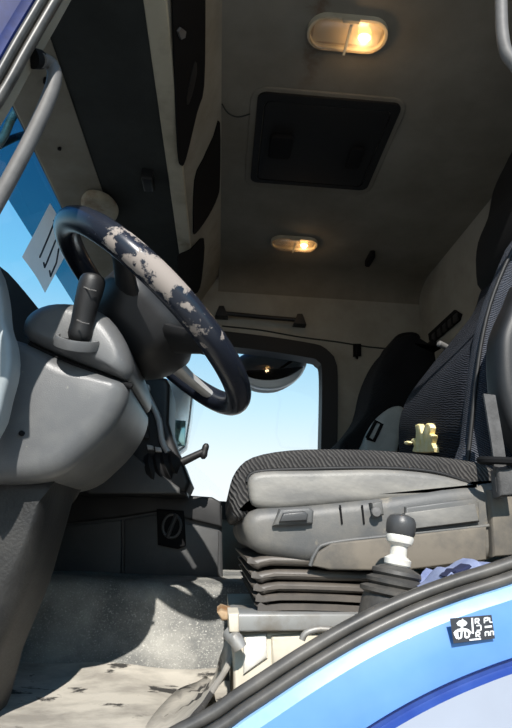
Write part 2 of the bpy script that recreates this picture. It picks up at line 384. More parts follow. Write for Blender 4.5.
# near wall: the open driver doorway, paint, seal and wheel arch
low = [(181, 726), (240, 690), (297, 653), (350, 622), (400, 598), (450, 579), (512, 559)]
ap = xz(low, 0)+[(.42, .315), (.56, .355), (.69, .40), (.755, .52), (.765, .8), (.75, 1.18), (.70, 1.34), (.5, 1.40), (.1, 1.41), (-.1, 1.38), (-.19, 1.17)]
ap += xz([(58, 0), (29, 50), (0, 101)], 0)+[(-.345, .62), (-.41, .48), (-.47, .30), (-.47, .12), (-.40, .03), (-.2, .04)]
ap = smooth_loop(ap, 5)
if area2(ap) < 0: ap = ap[::-1]
def band(name, specs, m, parent=None):
    bm = bmesh.new(); rows = [[bm.verts.new((p[0], y, p[1])) for p in offset(ap, d)] for d, y in specs]
    L = len(ap)
    for i in range(len(rows)-1):
        for j in range(L): bm.faces.new((rows[i][j], rows[i][(j+1) % L], rows[i+1][(j+1) % L], rows[i+1][j]))
    o = link(name, bm, [m, M['pillarblue']], parent, 40)
    for p in o.data.polygons: p.material_index = 1 if p.center.x < -.1 and p.center.z > .45 else 0
    return o
outer = [(-1.0, -1.0), (1.15, -1.0), (1.15, ZC+.05), (-1.0, ZC+.05)]
wall = struct(slab('wall_near', outer, [offset(ap, .016)], .0, .045, M['beige']))
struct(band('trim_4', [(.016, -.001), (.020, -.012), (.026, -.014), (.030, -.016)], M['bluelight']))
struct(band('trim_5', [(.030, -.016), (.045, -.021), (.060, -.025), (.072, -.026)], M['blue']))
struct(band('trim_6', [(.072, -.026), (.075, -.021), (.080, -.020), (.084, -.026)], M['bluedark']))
bm = bmesh.new(); rim_l = offset(ap, .084)
sheet(bm, outer, [rim_l], -.026)
# paint: grey below the doorway, blue around the screen pillar
body = M['greybody'].copy(); body.name = 'two_tone_body_paint'; nt = body.node_tree; b = nt.nodes['Principled BSDF']; old = b.inputs['Base Color'].links[0].from_socket
tc = N(nt, 'ShaderNodeTexCoord'); sx = N(nt, 'ShaderNodeSeparateXYZ'); nt.links.new(tc.outputs['Object'], sx.inputs[0])
gt = N(nt, 'ShaderNodeMath', operation='GREATER_THAN'); gt.inputs[1].default_value = .45; nt.links.new(sx.outputs[2], gt.inputs[0])
mx = N(nt, 'ShaderNodeMix', data_type='RGBA'); nt.links.new(gt.outputs[0], mx.inputs[0]); nt.links.new(old, mx.inputs[6]); mx.inputs[7].default_value = lin((8, 30, 88)); b.inputs['Coat Weight'].default_value = 0; b.inputs['Specular IOR Level'].default_value = .15; nt.links.new(mx.outputs[2], b.inputs['Base Color'])
struct(link('wall_outer', bm, body))
# rubber door seal
sl = thing('door_seal', 'black rubber seal following the curved edge of the open driver doorway', 'door seal', (.1, 0, .17))
def seal_tube(name, d, y, r, m):
    c = offset(ap, d); bm = bmesh.new(); pts = [Vector((p[0], y, p[1])) for p in c]; L = len(pts); rings = []
    for i in range(L):
        t = (pts[(i+1) % L]-pts[i-1]).normalized(); a = Vector((0, 1, 0)); q = t.cross(a)
        rings.append([bm.verts.new(pts[i]+(a*math.cos(s)*r*1.2+q*math.sin(s)*r)) for s in (2*math.pi*k/10 for k in range(10))])
    for i in range(L):
        for j in range(10): bm.faces.new((rings[i][j], rings[i][(j+1) % 10], rings[(i+1) % L][(j+1) % 10], rings[(i+1) % L][j]))
    return link(name, bm, m, sl, 60)
seal_tube('seal_bulb', .0035, .002, .0062, M['seal']); seal_tube('seal_lip', .0140, -.006, .0055, M['seal'])

# pale moulding at the foot of the screen pillar
pil('trim_7', xz([(-30, 240), (-6, 262), (3, 292), (6, 322), (12, 342), (13, 368), (6, 396), (-4, 428), (-30, 440)], .18), .17, .215, M['pale'], r=.008, sm=3)['kind'] = 'structure'

# sticker on the paint under the seal
stk = thing('sticker', 'small black and white sticker on the blue sill below the door seal', 'sticker', tuple(at(473, 628, y=-.03)))
def stick(name, pts, dy, m, parent=stk):
    bm = bmesh.new(); bm.faces.new([bm.verts.new(p-Vector((0, dy, 0))) for p in (at(a, b, y=-.0275) for a, b in pts)]); return link(name, bm, m, parent)
stick('backing', [(449.8, 618.3), (491.5, 614.8), (495, 638.5), (453.5, 643.5)], 0, M['stickblack'])
bm = bmesh.new()
def st_poly(pts):
    bm.faces.new([bm.verts.new(at(a, b, y=-.0275)-Vector((0, .0009, 0))) for a, b in pts])
def st_stroke(pts, w):
    for (a, b), (c, d) in zip(pts, pts[1:]):
        L = math.hypot(c-a, d-b); nx, ny = -(d-b)/L*w/2, (c-a)/L*w/2
        st_poly([(a+nx, b+ny), (c+nx, d+ny), (c-nx, d-ny), (a-nx, b-ny)])
st_poly([(456, 623), (458.5, 620.5), (461, 620), (462, 618.3), (463.5, 620), (465.5, 621), (467, 623), (465, 625.5), (461, 626.5), (457.5, 625.5)])
st_stroke([(461.5, 626), (461.8, 630)], 2.4)
st_stroke([(454, 633.5), (457, 630.5), (461.8, 629.4), (467, 630), (470.5, 633.5)], 3)
st_stroke([(456.8, 631), (457.4, 638.5), (460.8, 637.5), (461.2, 631)], 1.8)
st_stroke([(464.4, 631), (465, 637.5), (468.4, 636.8), (468.6, 632)], 1.8)
st_stroke([(454, 633), (456.8, 638.5)], 2)
st_stroke([(471.6, 617.8), (472.6, 633.5)], 1.8)
for x0, y0 in ((475, 618.6), (475.8, 632)):
    st_stroke([(x0, y0+5), (x0-.2, y0), (x0+3.4, y0-.1), (x0+3.4, y0+2.3), (x0+.5, y0+2.6), (x0+4, y0+5)], 1.3)
st_stroke([(476, 625.5), (480.3, 625), (480.6, 630), (476.3, 630.4)], 1.3)
st_stroke([(484, 623), (483.8, 618), (487.6, 617.4), (487.7, 620), (484.4, 620.6)], 1.3); st_stroke([(489, 617.4), (489.3, 622.2), (492, 622)], 1.2)
st_stroke([(484.3, 626.9), (491.5, 626.1)], 2)
st_stroke([(485, 636), (484.8, 631.8), (488, 631.4), (488.3, 635.6)], 1.3); st_stroke([(490, 635.4), (489.8, 631.2), (492.8, 631), (493, 635)], 1.2)
st_stroke([(469, 639.8), (480.5, 638.6)], 1.6)
link('print', bm, M['stickwhite'], stk)

# ------------------------------------------------------------------ grab handles
gh = thing('grab_rail', 'pale grey tubular grab handle on the windscreen pillar beside the steering wheel', 'grab handle', tuple(at(20, 130, y=.05)))
tube('tube', [at(40, 60, y=.035), at(45, 61, y=.045), at(52, 66, y=.055), at(54.5, 77, y=.055), at(49, 98, y=.055), at(31, 138, y=.055), at(8, 182, y=.055), at(-14, 222, y=.055), at(-24, 245, y=.03)],
     [.0098]*9, M['handle'], gh, 16, sm=4)
lathe('mount', [(.004, 0), (.013, .002), (.012, .016), (.009, .022)], at(31, 58, y=.03), at(45, 60, y=.045)-at(31, 58, y=.03), M['matteblack'], gh)
rh = thing('grab_rail', 'pale tubular grab handle beside the doorway above the driver seat', 'grab handle', tuple(at(506, 30, y=.08)))
tube('tube', [(.375, .035, 1.415), (.377, .06, 1.39), at(497, -70, y=.09), at(499, -30, y=.08), at(501, 0, y=.08), at(502, 30, y=.08), at(506, 52, y=.08), at(516, 66, y=.08), (.44, .08, .935), (.52, .08, .925), (.66, .075, .92), (.735, .06, .92), (.775, .03, .92)], .0095, M['handle'], rh, 16, sm=4)
gb = thing('grab_bar', 'long black grab bar above the passenger window', 'grab bar', tuple(at(260, 318, y=YF-.03)))
tube('bar', [at(a, b, y=YF-.035) for a, b in ((222, 313), (262, 317), (298, 320))], .010, M['black'], gb, 10)
for a, b in ((221, 311), (299, 319)):
    pil('bracket', xz([(a-6, b+6), (a-2, b-4), (a+3, b-4), (a+7, b+7)], YF-.03), YF-.05, YF-.001, M['black'], gb, r=.006, sm=0)

# ------------------------------------------------------------------ overhead console
oc = thing('overhead_console', 'long overhead storage console above the windscreen with black pockets and cream edge', 'overhead console', (-.25, .9, 1.28))
x0, x1, z0 = -.209, -.170, 1.28; xc = -.066
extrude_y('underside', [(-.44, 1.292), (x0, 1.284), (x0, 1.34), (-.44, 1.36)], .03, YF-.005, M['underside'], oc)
extrude_y('edge_strip', smooth_loop([(x0-.004, z0+.004), (x0+.006, z0-.004), (x1-.004, z0-.004), (x1+.004, z0+.006), (x1, z0+.05), (x0, z0+.05)], 2), .03, YF-.005, M['cream'], oc)
extrude_y('face', [(x1, z0+.004), (x1+.02, z0+.03), (xc-.01, ZC-.012), (xc, ZC-.001), (x1-.08, ZC-.001), (x1-.04, z0+.02)], .03, YF-.005, M['beige'], oc)
fa = Vector((x1+.02, 0, z0+.03)); fb = Vector((xc-.01, 0, ZC-.012)); fd = (fb-fa).normalized(); fn = Vector((fd.z, 0, -fd.x))
def onface(px, py, lift=0):
    d = FW*F+RT*(px-CX)-UP*(py-CY); t = (fa-CAM).dot(fn)/d.dot(fn); return CAM+d*t+fn*lift
def face_panel(name, pts, h, m, parent, sm=3, top=.86):
    lp = smooth_loop([tuple(onface(a, b)) for a, b in pts], sm); bm = bmesh.new(); c = sum((Vector(p) for p in lp), Vector())/len(lp)
    A = [bm.verts.new(Vector(p)) for p in lp]; B = [bm.verts.new(Vector(p)+fn*h) for p in lp]
    L = len(lp)
    for j in range(L): bm.faces.new((A[j], A[(j+1) % L], B[(j+1) % L], B[j]))
    bm.faces.new(B); bm.faces.new(A); return link(name, bm, m, parent)
pk = [[(170, -60), (171, 0), (174, 80), (177, 150), (180, 165), (185, 158), (196, 112), (203, 85), (204, 0), (203, -60)],
      [(219, 122), (219, 180), (217, 196), (208, 215), (195, 233), (193, 226), (194, 180), (203, 158), (213, 136)],
      [(203, 238), (190, 249), (179, 254), (177, 262), (180, 292), (197, 292), (202, 270)]]
p1 = face_panel('pocket', pk[0], .004, M['matteblack'], oc); face_panel('pocket', pk[1], .004, M['matteblack'], oc); face_panel('pocket', pk[2], .004, M['matteblack'], oc)  # flat black panels; the shade inside the pocket openings is in their colour
face_panel('latch', [(175, 30), (178, 26), (183, 30), (182, 36), (178, 38)], .009, M['handle'], p1, 1)
face_panel('net_pull', [(185, 96), (193, 60), (195, 72), (190, 95), (186, 104)], .006, M['dash'], p1, 2)
# bracket, seam and round cover below the console
q = at(150, 176, z=1.283)
bk = pil('bracket', [(q.x-.02, q.y-.03), (q.x+.012, q.y-.03), (q.x+.012, q.y+.035), (q.x-.02, q.y+.035)], 1.25, 1.30, M['black'], oc, r=.008, axis='z', sm=0)
q = at(100, 206, z=1.275)
rc = tag(pil('header_cover', [(q.x+.058*math.cos(t), q.y+.085*math.sin(t)) for t in (k*math.pi/8 for k in range(16))], 1.252, 1.279, M['cream'], r=.018, r2=.004, axis='z', sm=2),
         'rounded cream cover on the header behind the steering wheel top', 'cover')
for a, b in ((46, 79), (60, 146)):
    q = at(a, b, z=1.275); s_ = lathe('screw_cap', [(.001, 0), (.005, .001), (.005, .014)], (q.x, q.y, 1.262), (0, 0, 1), M['matteblack']); tag(s_, 'small black screw cap in the beige header, %s' % ('nearer the grab handle bend' if a == 46 else 'nearer the steering wheel'), 'screw cap', 'screw caps in the header')

# ------------------------------------------------------------------ ceiling fittings
ht = thing('roof_hatch', 'black square roof hatch in the beige ceiling', 'roof hatch', (.24, .86, ZC))
pil('surround', rrect(.015, .64, .465, 1.095, .05), ZC-.003, ZC+.004, M['ceiling'], ht, r=.005, axis='z', sm=0)
fr = slab('frame', rrect(.036, .655, .446, 1.056, .025), [rrect(.056, .681, .424, 1.038, .02)], ZC-.010, ZC-.002, M['hatch'], ht, 'z')
pn = pil('panel', rrect(.058, .684, .422, 1.036, .02), ZC-.010, ZC-.003, M['hatch'], ht, r=.004, axis='z', sm=0)
pil('handle', rrect(.085, .80, .155, .90, .012), ZC-.032, ZC-.014, M['matteblack'], pn, r=.005, axis='z', sm=0)
pil('handle', rrect(.34, .83, .385, .93, .012), ZC-.026, ZC-.014, M['matteblack'], pn, r=.005, axis='z', sm=0)
def ceiling_light(label, loc, src=None):
    if src:
        r_ = src.copy(); COL.objects.link(r_); r_.location = loc; r_['label'] = label
        for ch in src.children:
            c = ch.copy(); COL.objects.link(c); c.parent = r_; c.matrix_parent_inverse = ch.matrix_parent_inverse.copy()
        return r_
    r_ = thing('ceiling_light', label, 'ceiling light', loc, 'ceiling lights')
    lp = [(px*1.0, py) for px, py in rrect(-.105, -.05, .105, .05, .046, 6)]
    X, Y, _ = loc; sh = lambda l: [(a+X, b_+Y) for a, b_ in l]
    slab('bezel', sh(rrect(-.098, -.046, .098, .046, .044, 6)), [sh(rrect(-.090, -.039, .090, .039, .037, 6))], ZC-.014, ZC+.002, M['cream'], r_, 'z')
    bm = bmesh.new(); box_bm(bm, X-.082, Y-.03, ZC-.004, X+.082, Y+.03, ZC-.001); link('reflector', bm, M['silver'], r_)
    pil('lens', sh(rrect(-.093, -.041, .093, .041, .039, 6)), ZC-.030, ZC-.006, M['lens'], r_, r=.016, r2=.002, axis='z', sm=0)
    bm = bmesh.new(); bmesh.ops.create_uvsphere(bm, u_segments=12, v_segments=8, radius=.011); bmesh.ops.scale(bm, vec=(1.5, 1, .8), verts=bm.verts); bmesh.ops.translate(bm, vec=(X+.042, Y, ZC-.015), verts=bm.verts)
    link('bulb', bm, M['bulb'], r_)
    bm = bmesh.new(); box_bm(bm, X-.003, Y-.041, ZC-.031, X+.003, Y+.041, ZC-.026); box_bm(bm, X-.02, Y-.046, ZC-.02, X+.02, Y-.038, ZC-.012)
    link('clip', bm, M['cream'], r_); return r_
l1 = ceiling_light('lit oval ceiling lamp near the doorway, in front of the roof hatch', (.24, .45, ZC))
l2 = ceiling_light('smaller looking lit ceiling lamp beyond the roof hatch', (.243, 1.45, ZC), l1)
for X, Y, e in ((.28, .45, .30), (.285, 1.45, .18)):
    ld = bpy.data.lights.new('lamp_glow', 'POINT'); ld.energy = e; ld.color = (1, .68, .38); ld.shadow_soft_size = .012
    lo = bpy.data.objects.new('lamp_glow', ld); COL.objects.link(lo); lo.location = (X, Y, ZC-.038)
q = at(370, 258, z=ZC-.01)
tag(pil('ceiling_stud', rrect(q.x-.012, q.y-.05, q.x+.012, q.y+.05, .01), ZC-.03, ZC+.002, M['matteblack'], r=.006, axis='z', sm=0), 'short black stud on the ceiling near the rear wall', 'stud')
tag(tube('wire', [at(a, b, z=ZC-.004) for a, b in ((222, 104), (228, 113), (238, 117), (250, 114))], .002, M['underside'], sm=4), 'thin dark wire along the ceiling beside the roof hatch', 'wire')
q = at(357, 350, y=YF)
ck = thing('coat_hook', 'small black coat hook on the wall right of the passenger window', 'coat hook', tuple(q))
pil('plate', xz([(353, 344), (361, 344), (361, 356), (353, 357)], YF-.004), YF-.012, YF-.0005, M['matteblack'], ck, r=.004, sm=0)
tube('hook', [at(357, 346, y=YF-.01), at(357, 352, y=YF-.035), at(357, 357, y=YF-.04), at(357, 358, y=YF-.02)], .006, M['matteblack'], ck, 8, sm=3)
# rear wall vent
vn = thing('wall_vent', 'black slot vent on the rear wall above the driver backrest', 'vent', tuple(at(446, 324, x=XR)))
vp = [(p.y, p.z) for p in (at(a, b, x=XR-.004) for a, b in ((430, 334), (456, 310), (462, 314), (460, 321), (434, 343), (431, 341)))]
pil('frame', vp, XR-.014, XR-.0005, M['matteblack'], vn, r=.004, axis='x', sm=0)
for k in range(5):
    a = at(434+k*5.4, 336-k*4.7, x=XR-.016); bm = bmesh.new(); box_bm(bm, a.x-.004, a.y-.018, a.z-.02, a.x+.003, a.y+.018, a.z+.012); link('slat', bm, M['black'], vn)

# ------------------------------------------------------------------ outside: visor, mirrors
sv = thing('sun_visor', 'tinted teal sun visor mounted outside above the windscreen', 'sun visor', (-.7, 1, 1.35))
bm = bmesh.new(); n_ = 10; rows = []
for k in range(n_+1):
    t = k/n_; x = -.75+.14*t-.015*math.sin(math.pi*t); z = 1.288+.175*t
    rows.append([bm.verts.new((x, y, z)) for y in (.52+.06*(1-t)**3 if True else 0, .9, 1.4, 1.95)])
for i in range(n_):
    for j in range(3): bm.faces.new((rows[i][j], rows[i][j+1], rows[i+1][j+1], rows[i+1][j]))
link('shade', bm, M['tint'], sv)
tube('bracket', [at(a, b, x=-.68) for a, b in ((-8, 152), (4, 136), (12, 118), (22, 106), (34, 104))], .012, M['steel'], sv, 10, sm=3)
tube('bracket', [at(a, b, x=-.69) for a, b in ((-10, 150), (14, 138), (34, 132))], .011, M['black'], sv, 10, sm=3)
km = thing('kerb_mirror', 'rounded kerb mirror hanging outside the top of the passenger window', 'mirror', tuple(at(278, 370, y=2.12)))
pil('shell', xz([(236, 366), (244, 355), (275, 350), (303, 352), (307, 360), (303, 372), (291, 383), (275, 390), (255, 389), (243, 381)], 2.1), 2.04, 2.2, M['black'], km, r=.05, sm=4)
pil('mirror_glass', xz([(238, 370), (252, 377), (270, 379), (288, 375), (304, 366), (300, 376), (290, 384), (275, 389), (257, 388), (244, 381)], 2.03), 2.018, 2.06, M['silver'], km, r=.01, sm=3)
tube('arm', [at(285, 352, y=2.1), at(288, 330, y=2.05), at(290, 322, y=1.9)], .012, M['black'], km, 8)
mm = thing('wing_mirror', 'tall pale wing mirror outside the front of the passenger window', 'mirror', tuple(at(180, 420, y=2.2)))
pil('shell', xz([(166, 380), (190, 384), (194, 400), (189, 440), (183, 452), (164, 452)], 2.2), 2.17, 2.26, M['mirrorpale'], mm, r=.02, sm=2)
pil('mirror_glass', xz([(169, 420), (186, 421), (185, 446), (169, 447)], 2.165), 2.155, 2.172, M['mirror'], mm, r=.004, sm=0)
tube('arm', [at(164, 400, y=2.2), at(120, 395, y=2.1), at(90, 390, y=1.9)], .016, M['black'], mm, 8)

# ------------------------------------------------------------------ paper note behind the windscreen
pn_c = [at(50, 203, x=-.60), at(71, 245, x=-.595), at(45, 293, x=-.63), at(22, 257, x=-.635)]
nt_ = thing('paper_note', 'white paper note with handwritten strokes hanging at the windscreen', 'note', tuple(sum(pn_c, Vector())/4))
bm = bmesh.new(); nn = (pn_c[1]-pn_c[0]).cross(pn_c[2]-pn_c[0]).normalized(); nn = nn if nn.dot(CAM-pn_c[0]) > 0 else -nn
G = [[None]*6 for _ in range(6)]
for i in range(6):
    for j in range(6):
        u, v = i/5, j/5; p = pn_c[0]*(1-u)*(1-v)+pn_c[1]*u*(1-v)+pn_c[2]*u*v+pn_c[3]*(1-u)*v
        G[i][j] = bm.verts.new(p+nn*.006*math.sin(u*math.pi))
for i in range(5):
    for j in range(5): bm.faces.new((G[i][j], G[i+1][j], G[i+1][j+1], G[i][j+1]))
sh_ = link('sheet', bm, M['paper'], nt_)
def onpaper(px, py):
    d = FW*F+RT*(px-CX)-UP*(py-CY); t = (pn_c[0]-CAM).dot(nn)/d.dot(nn); p = CAM+d*t; return p+nn*.009
bm = bmesh.new()
for st_ in ([(52, 221), (46, 236), (40, 250), (37, 257)], [(51, 220), (54, 224)], [(58, 233), (53, 240), (49, 250), (45, 260), (42, 267), (41, 262)], [(60, 242), (56, 249), (54, 262), (50, 271), (48, 276), (47, 270)], [(62, 246), (60, 253), (63, 250)]):
    tube_bm(bm, [onpaper(a, b) for a, b in st_], .0028, 6)
link('handwriting', bm, M['ink'], nt_)

# ------------------------------------------------------------------ dashboard
db = thing('dashboard', 'black dashboard running across the cab under the windscreen', 'dashboard', (-.5, .9, .3))
prof = [(-.82, .38), (-.82, .80), (-.60, .84), (-.52, .822), (-.45, .76), (-.40, .70), (-.36, .62), (-.34, .48), (-.40, .38)]
extrude_y('body', smooth_loop(prof, 3), .555, .97, M['dash'], db)
prof = [(-.82, .42), (-.82, .80), (-.60, .83), (-.50, .82), (-.40, .78), (-.30, .70), (-.27, .56), (-.30, .44), (-.40, .37), (-.80, .37)]
extrude_y('glovebox', smooth_loop(prof, 3), 1.0, 1.74, M['dash'], db)
# centre stack, tilted towards the driver
cs = pil('centre_stack', xz([(112, 398), (128, 384), (160, 380), (171, 388), (170, 425), (180, 455), (187, 472), (187, 493), (120, 494), (78, 494), (66, 472), (92, 455), (112, 432)], .88), .84, 1.06, M['black'], db, r=.014, sm=2)
pil('knee_panel', xz([(68, 474), (112, 446), (126, 450), (180, 488), (180, 494), (90, 494)], .835), .825, .85, M['console'], cs, r=.006, sm=0)
tube('trim_strip', [at(a, b, y=.835) for a, b in ((146, 392), (152, 404), (159, 420), (162, 440), (168, 452))], .008, M['silver'], cs, 10, sm=3)
for a, b in ((124, 415), (132, 420), (146, 390)): lathe('dial', [(.012, 0), (.012, .012), (.009, .016), (.0005, .017)], at(a, b, y=.842), (0, -1, .2), M['silver' if a == 146 else 'black'], cs, 14)
pil('switch', xz([(119, 433), (125, 433), (126, 439), (120, 439)], .835), .826, .845, M['red'], cs, r=.002, sm=0)
for k in range(4):
    pil('switch', xz([(135+k*.6, 400+k*10), (147+k*.6, 402+k*10), (148+k*.6, 409+k*10), (136+k*.6, 407+k*10)], .835), .83, .845, M['dash'], cs, r=.003, sm=0)
for a, b in ((150, 447), (158, 449)):
    pil('switch', xz([(a-3, b-2), (a+3, b-1), (a+4, b+3), (a-2, b+3)], .833), .826, .845, M['silver'], cs, r=.002, sm=0)
pil('lower_tray', xz([(90, 487), (130, 480), (178, 480), (187, 486), (188, 497), (92, 495)], .9), .86, .975, M['black'], db, r=.01, sm=0)
# gear lever
gl = thing('gear_lever', 'black dashboard gear lever with ribbed boot in front of the passenger window', 'gear lever', tuple(at(165, 470, y=.86)))
lathe('boot', [(.050, -.01), (.054, .004), (.044, .012), (.050, .022), (.039, .030), (.044, .040), (.031, .048), (.034, .056), (.021, .066), (.013, .072)], at(156, 470, y=.87), at(186, 460, y=.85)-at(158, 470, y=.87), M['rubber'], gl, 20)
tube('shaft', [at(180, 463, y=.855), at(203, 452, y=.85)], [.011, .009], M['black'], gl)
tube('knob', [at(203.5, 459, y=.85), at(203.5, 456, y=.85), at(204.5, 451, y=.85), at(206, 446, y=.85), at(206.5, 443.5, y=.85)], [.004, .0095, .009, .0085, .004], M['black'], gl, 14, sm=3)

# ------------------------------------------------------------------ steering column and wheel
sc = thing('steering_column', 'grey steering column with bulging cover rising from the dark foot', 'steering column', (-.3, .39, 0))
pil('foot', xz([(58, 468), (55, 485), (42, 535), (26, 590), (5, 640), (-9, 672), (-44, 760), (-130, 760), (-90, 600), (-55, 470)], .33), .305, .48, M['trunk'], sc, r=.04, sm=3, n=6, inset=star)
lc = pil('lower_cover', xz([(34, 349), (62, 361), (92, 373), (116, 382), (130, 388), (131, 400), (124, 418), (110, 438), (90, 458), (66, 476), (30, 484), (-40, 480), (-80, 440), (-70, 380), (-20, 350), (8, 343)], .30), .255, .54, M['col'], sc, r=.03, sm=3, n=6, inset=star)
uc = pil('upper_cover', xz([(33, 345), (31, 330), (42, 318), (62, 312), (90, 314), (114, 326), (130, 350), (136, 374), (130, 385), (116, 380), (92, 371), (60, 358)], .30), .245, .54, M['col'], sc, r=.03, sm=3, n=6, inset=star)
tube('gap_shade', [at(a, b, y=.272) for a, b in ((30, 343), (40, 350), (62, 360), (92, 372), (116, 381), (132, 387))], .0045, M['matteblack'], sc, 8, sm=3)  # dark tube stands for the shade in the gap between the covers
lathe('screw', [(.001, 0), (.004, .001), (.004, .01)], at(21, 433, y=.25), (0, 1, 0), M['matteblack'], lc, 10)
q = at(78, 338, y=.243); sax = (at(92, 284, y=.228)-at(80, 335, y=.243)).normalized()
cax = (sax+Vector((0, -.35, .0))).normalized()
lathe('stalk_collar', [(.034, -.014), (.034, -.003), (.032, .001), (.0285, .001), (.0275, -.003)], q, cax, M['col'], uc, 28, caps=False)
lathe('collar_recess', [(.028, -.012), (.028, -.004), (.0005, -.003)], q, cax, M['matteblack'], uc, 28)
stl = tube('stalk', [at(79, 341, y=.245), at(80, 335, y=.243), at(82, 325, y=.24), at(85, 310, y=.235), at(89, 295, y=.23), at(92, 284, y=.228), at(93.5, 278, y=.228), at(94, 275.5, y=.228)],
     [.014, .0185, .0175, .018, .0195, .02, .0175, .007], M['black'], sc, 18, sm=2)
for a, b in ((83, 322), (90, 289)):
    tube('marking', [at(a-6, b-2, y=.211), at(a, b+1, y=.204), at(a+6, b+2, y=.211)], .0012, M['handle'], stl, 6)
pil('right_stalk', xz([(128, 392), (134, 380), (141, 384), (140, 404), (131, 420), (124, 418)], .5), .46, .5, M['matteblack'], sc, r=.01, sm=2)

W = Vector((-.152, .391, .656)); a_, b_, R = .872, -.044, .219
u = Vector((-math.sin(a_), 0, math.cos(a_))); vv = Vector((math.sin(b_)*math.cos(a_), math.cos(b_), math.sin(b_)*math.sin(a_))).normalized()
nrm = vv.cross(u).normalized(); nrm = nrm if nrm.x > 0 else -nrm
W = W-u*.006
def wp(t, r, h=0): t = math.radians(t); return W+(u*math.cos(t)-vv*math.sin(t))*r+nrm*h     # t: degrees from the top towards the driver door
sw = thing('steering_wheel', 'black steering wheel with a worn pale patch on its leather rim', 'steering wheel', tuple(W))
bm = bmesh.new(); SEG, RS, rings = 96, 16, []; wear = {}
for i in range(SEG):
    t = 360*i/SEG; c = wp(t, R); e = (wp(t, R+1)-wp(t, R)).normalized(); ring = []
    for k in range(RS):
        q = 2*math.pi*k/RS; grip = 1+.05*math.cos(q)
        vtx = bm.verts.new(c+(e*math.cos(q)*.0225+nrm*math.sin(q)*.0225)); ring.append(vtx)
        f = max(0, 1-abs((t-96)/66))**.45*.54 if 31 < t < 161 else 0
        wear[vtx] = f*(1.0 if math.cos(q-.2) > -.1 else .35)+(.0 if f else -.2)
    rings.append(ring)
for i in range(SEG):
    for k in range(RS): bm.faces.new((rings[i][k], rings[i][(k+1) % RS], rings[(i+1) % SEG][(k+1) % RS], rings[(i+1) % SEG][k]))
bm.verts.index_update(); wl = [wear[v_] for v_ in bm.verts]
rim = link('rim', bm, M['rim'], sw, 80)
atr = rim.data.attributes.new('wear', 'FLOAT', 'POINT')
for i, f in enumerate(wl): atr.data[i].value = f
bm = bmesh.new(); pts = [wp(360*i/96, R-.0165, -.0125) for i in range(97)]; tube_bm(bm, pts, .0012, 6, False); link('stitching', bm, M['handle'], rim)
# hub: domed pad on the driver's side, deep dark housing behind
def wheel_loft(name, rings, m, parent):
    bm = bmesh.new(); vs = [[bm.verts.new(p) for p in r] for r in rings]; L = len(vs[0])
    for i in range(len(vs)-1):
        for j in range(L): bm.faces.new((vs[i][j], vs[i][(j+1) % L], vs[i+1][(j+1) % L], vs[i+1][j]))
    bm.faces.new(vs[0]); bm.faces.new(vs[-1]); return link(name, bm, m, parent, 50)
def hub_ring(s, h, sh=0):
    base = [(0, .09), (30, .108), (60, .125), (80, .13), (105, .118), (130, .122), (150, .108), (180, .10)]
    base = base+[(360-t, r) for t, r in base[-2:0:-1]]; lp = smooth_loop([(r*math.cos(math.radians(t)), r*math.sin(math.radians(t))) for t, r in base], 3)
    return [W+u*(p[0]*s+sh)-vv*p[1]*s+nrm*h for p in lp]
hub = wheel_loft('hub', [hub_ring(.5, -.085), hub_ring(.72, -.08), hub_ring(.88, -.055), hub_ring(1, -.02), hub_ring(1, .0), hub_ring(.9, .018), hub_ring(.6, .026)], M['black'], sw)
wheel_loft('boss', [[W+u*(.052*math.cos(q))-vv*.058*math.sin(q)+nrm*h for q in (k*math.pi/10 for k in range(20))] for h in (-.13, -.08)], M['matteblack'], hub)
for t, wd in ((78, .05), (136, .062), (-78, .05), (-136, .062)):
    rr = []
    for s, r_, h_, w_ in ((0, .085, -.022, 1.25), (.4, .13, -.016, 1.0), (.75, .17, -.008, .85), (1, .213, 0, 1.0)):
        c = wp(t, r_, h_); e = (wp(t+90, 1)-W).normalized(); th = .016-.006*s
        rr.append([c+e*math.cos(q)*wd/2*w_+nrm*math.sin(q)*th for q in (k*math.pi/6 for k in range(12))])
    wheel_loft('spoke', rr, M['silver'] if abs(t) == 136 and t < 0 else M['black'], sw)  # far lower spoke in silver: its lit grey highlight is put into the colour

sc['kind'] = 'thing'; sw['kind'] = 'thing'
# ------------------------------------------------------------------ floor mat with moulded tunnel cover
fm = thing('floor_mat', 'dusty grey rubber floor mat moulded up over the engine tunnel', 'floor mat', (0, .5, 0))
bm = bmesh.new(); pr = [(.05, .002), (.3, .003), (.5, .004), (.62, .006), (.70, .018), (.745, .045), (.77, .085), (.785, .13), (.80, .158), (.825, .167), (.90, .168), (1.0, .168), (1.3, .168)]
xs = [-.8+.04*k for k in range(26)]
g = []
for x in xs:
    row = []
    for y, z in pr:
        wob = .004*math.sin(x*23+y*9)*(1 if .1 < y < .72 else .2); yy = y-.02*math.sin((x+.4)*4)*(1 if y > .6 else 0)*(1 if y < .82 else 0)
        row.append(bm.verts.new((x, yy, z+wob)))
    g.append(row)
for i in range(len(xs)-1):
    for j in range(len(pr)-1): f = bm.faces.new((g[i][j], g[i+1][j], g[i+1][j+1], g[i][j+1])); f.material_index = 0 if pr[j][0] < .64 else 1
link('mat_body', bm, [M['floor'], M['mat']], fm, 60)
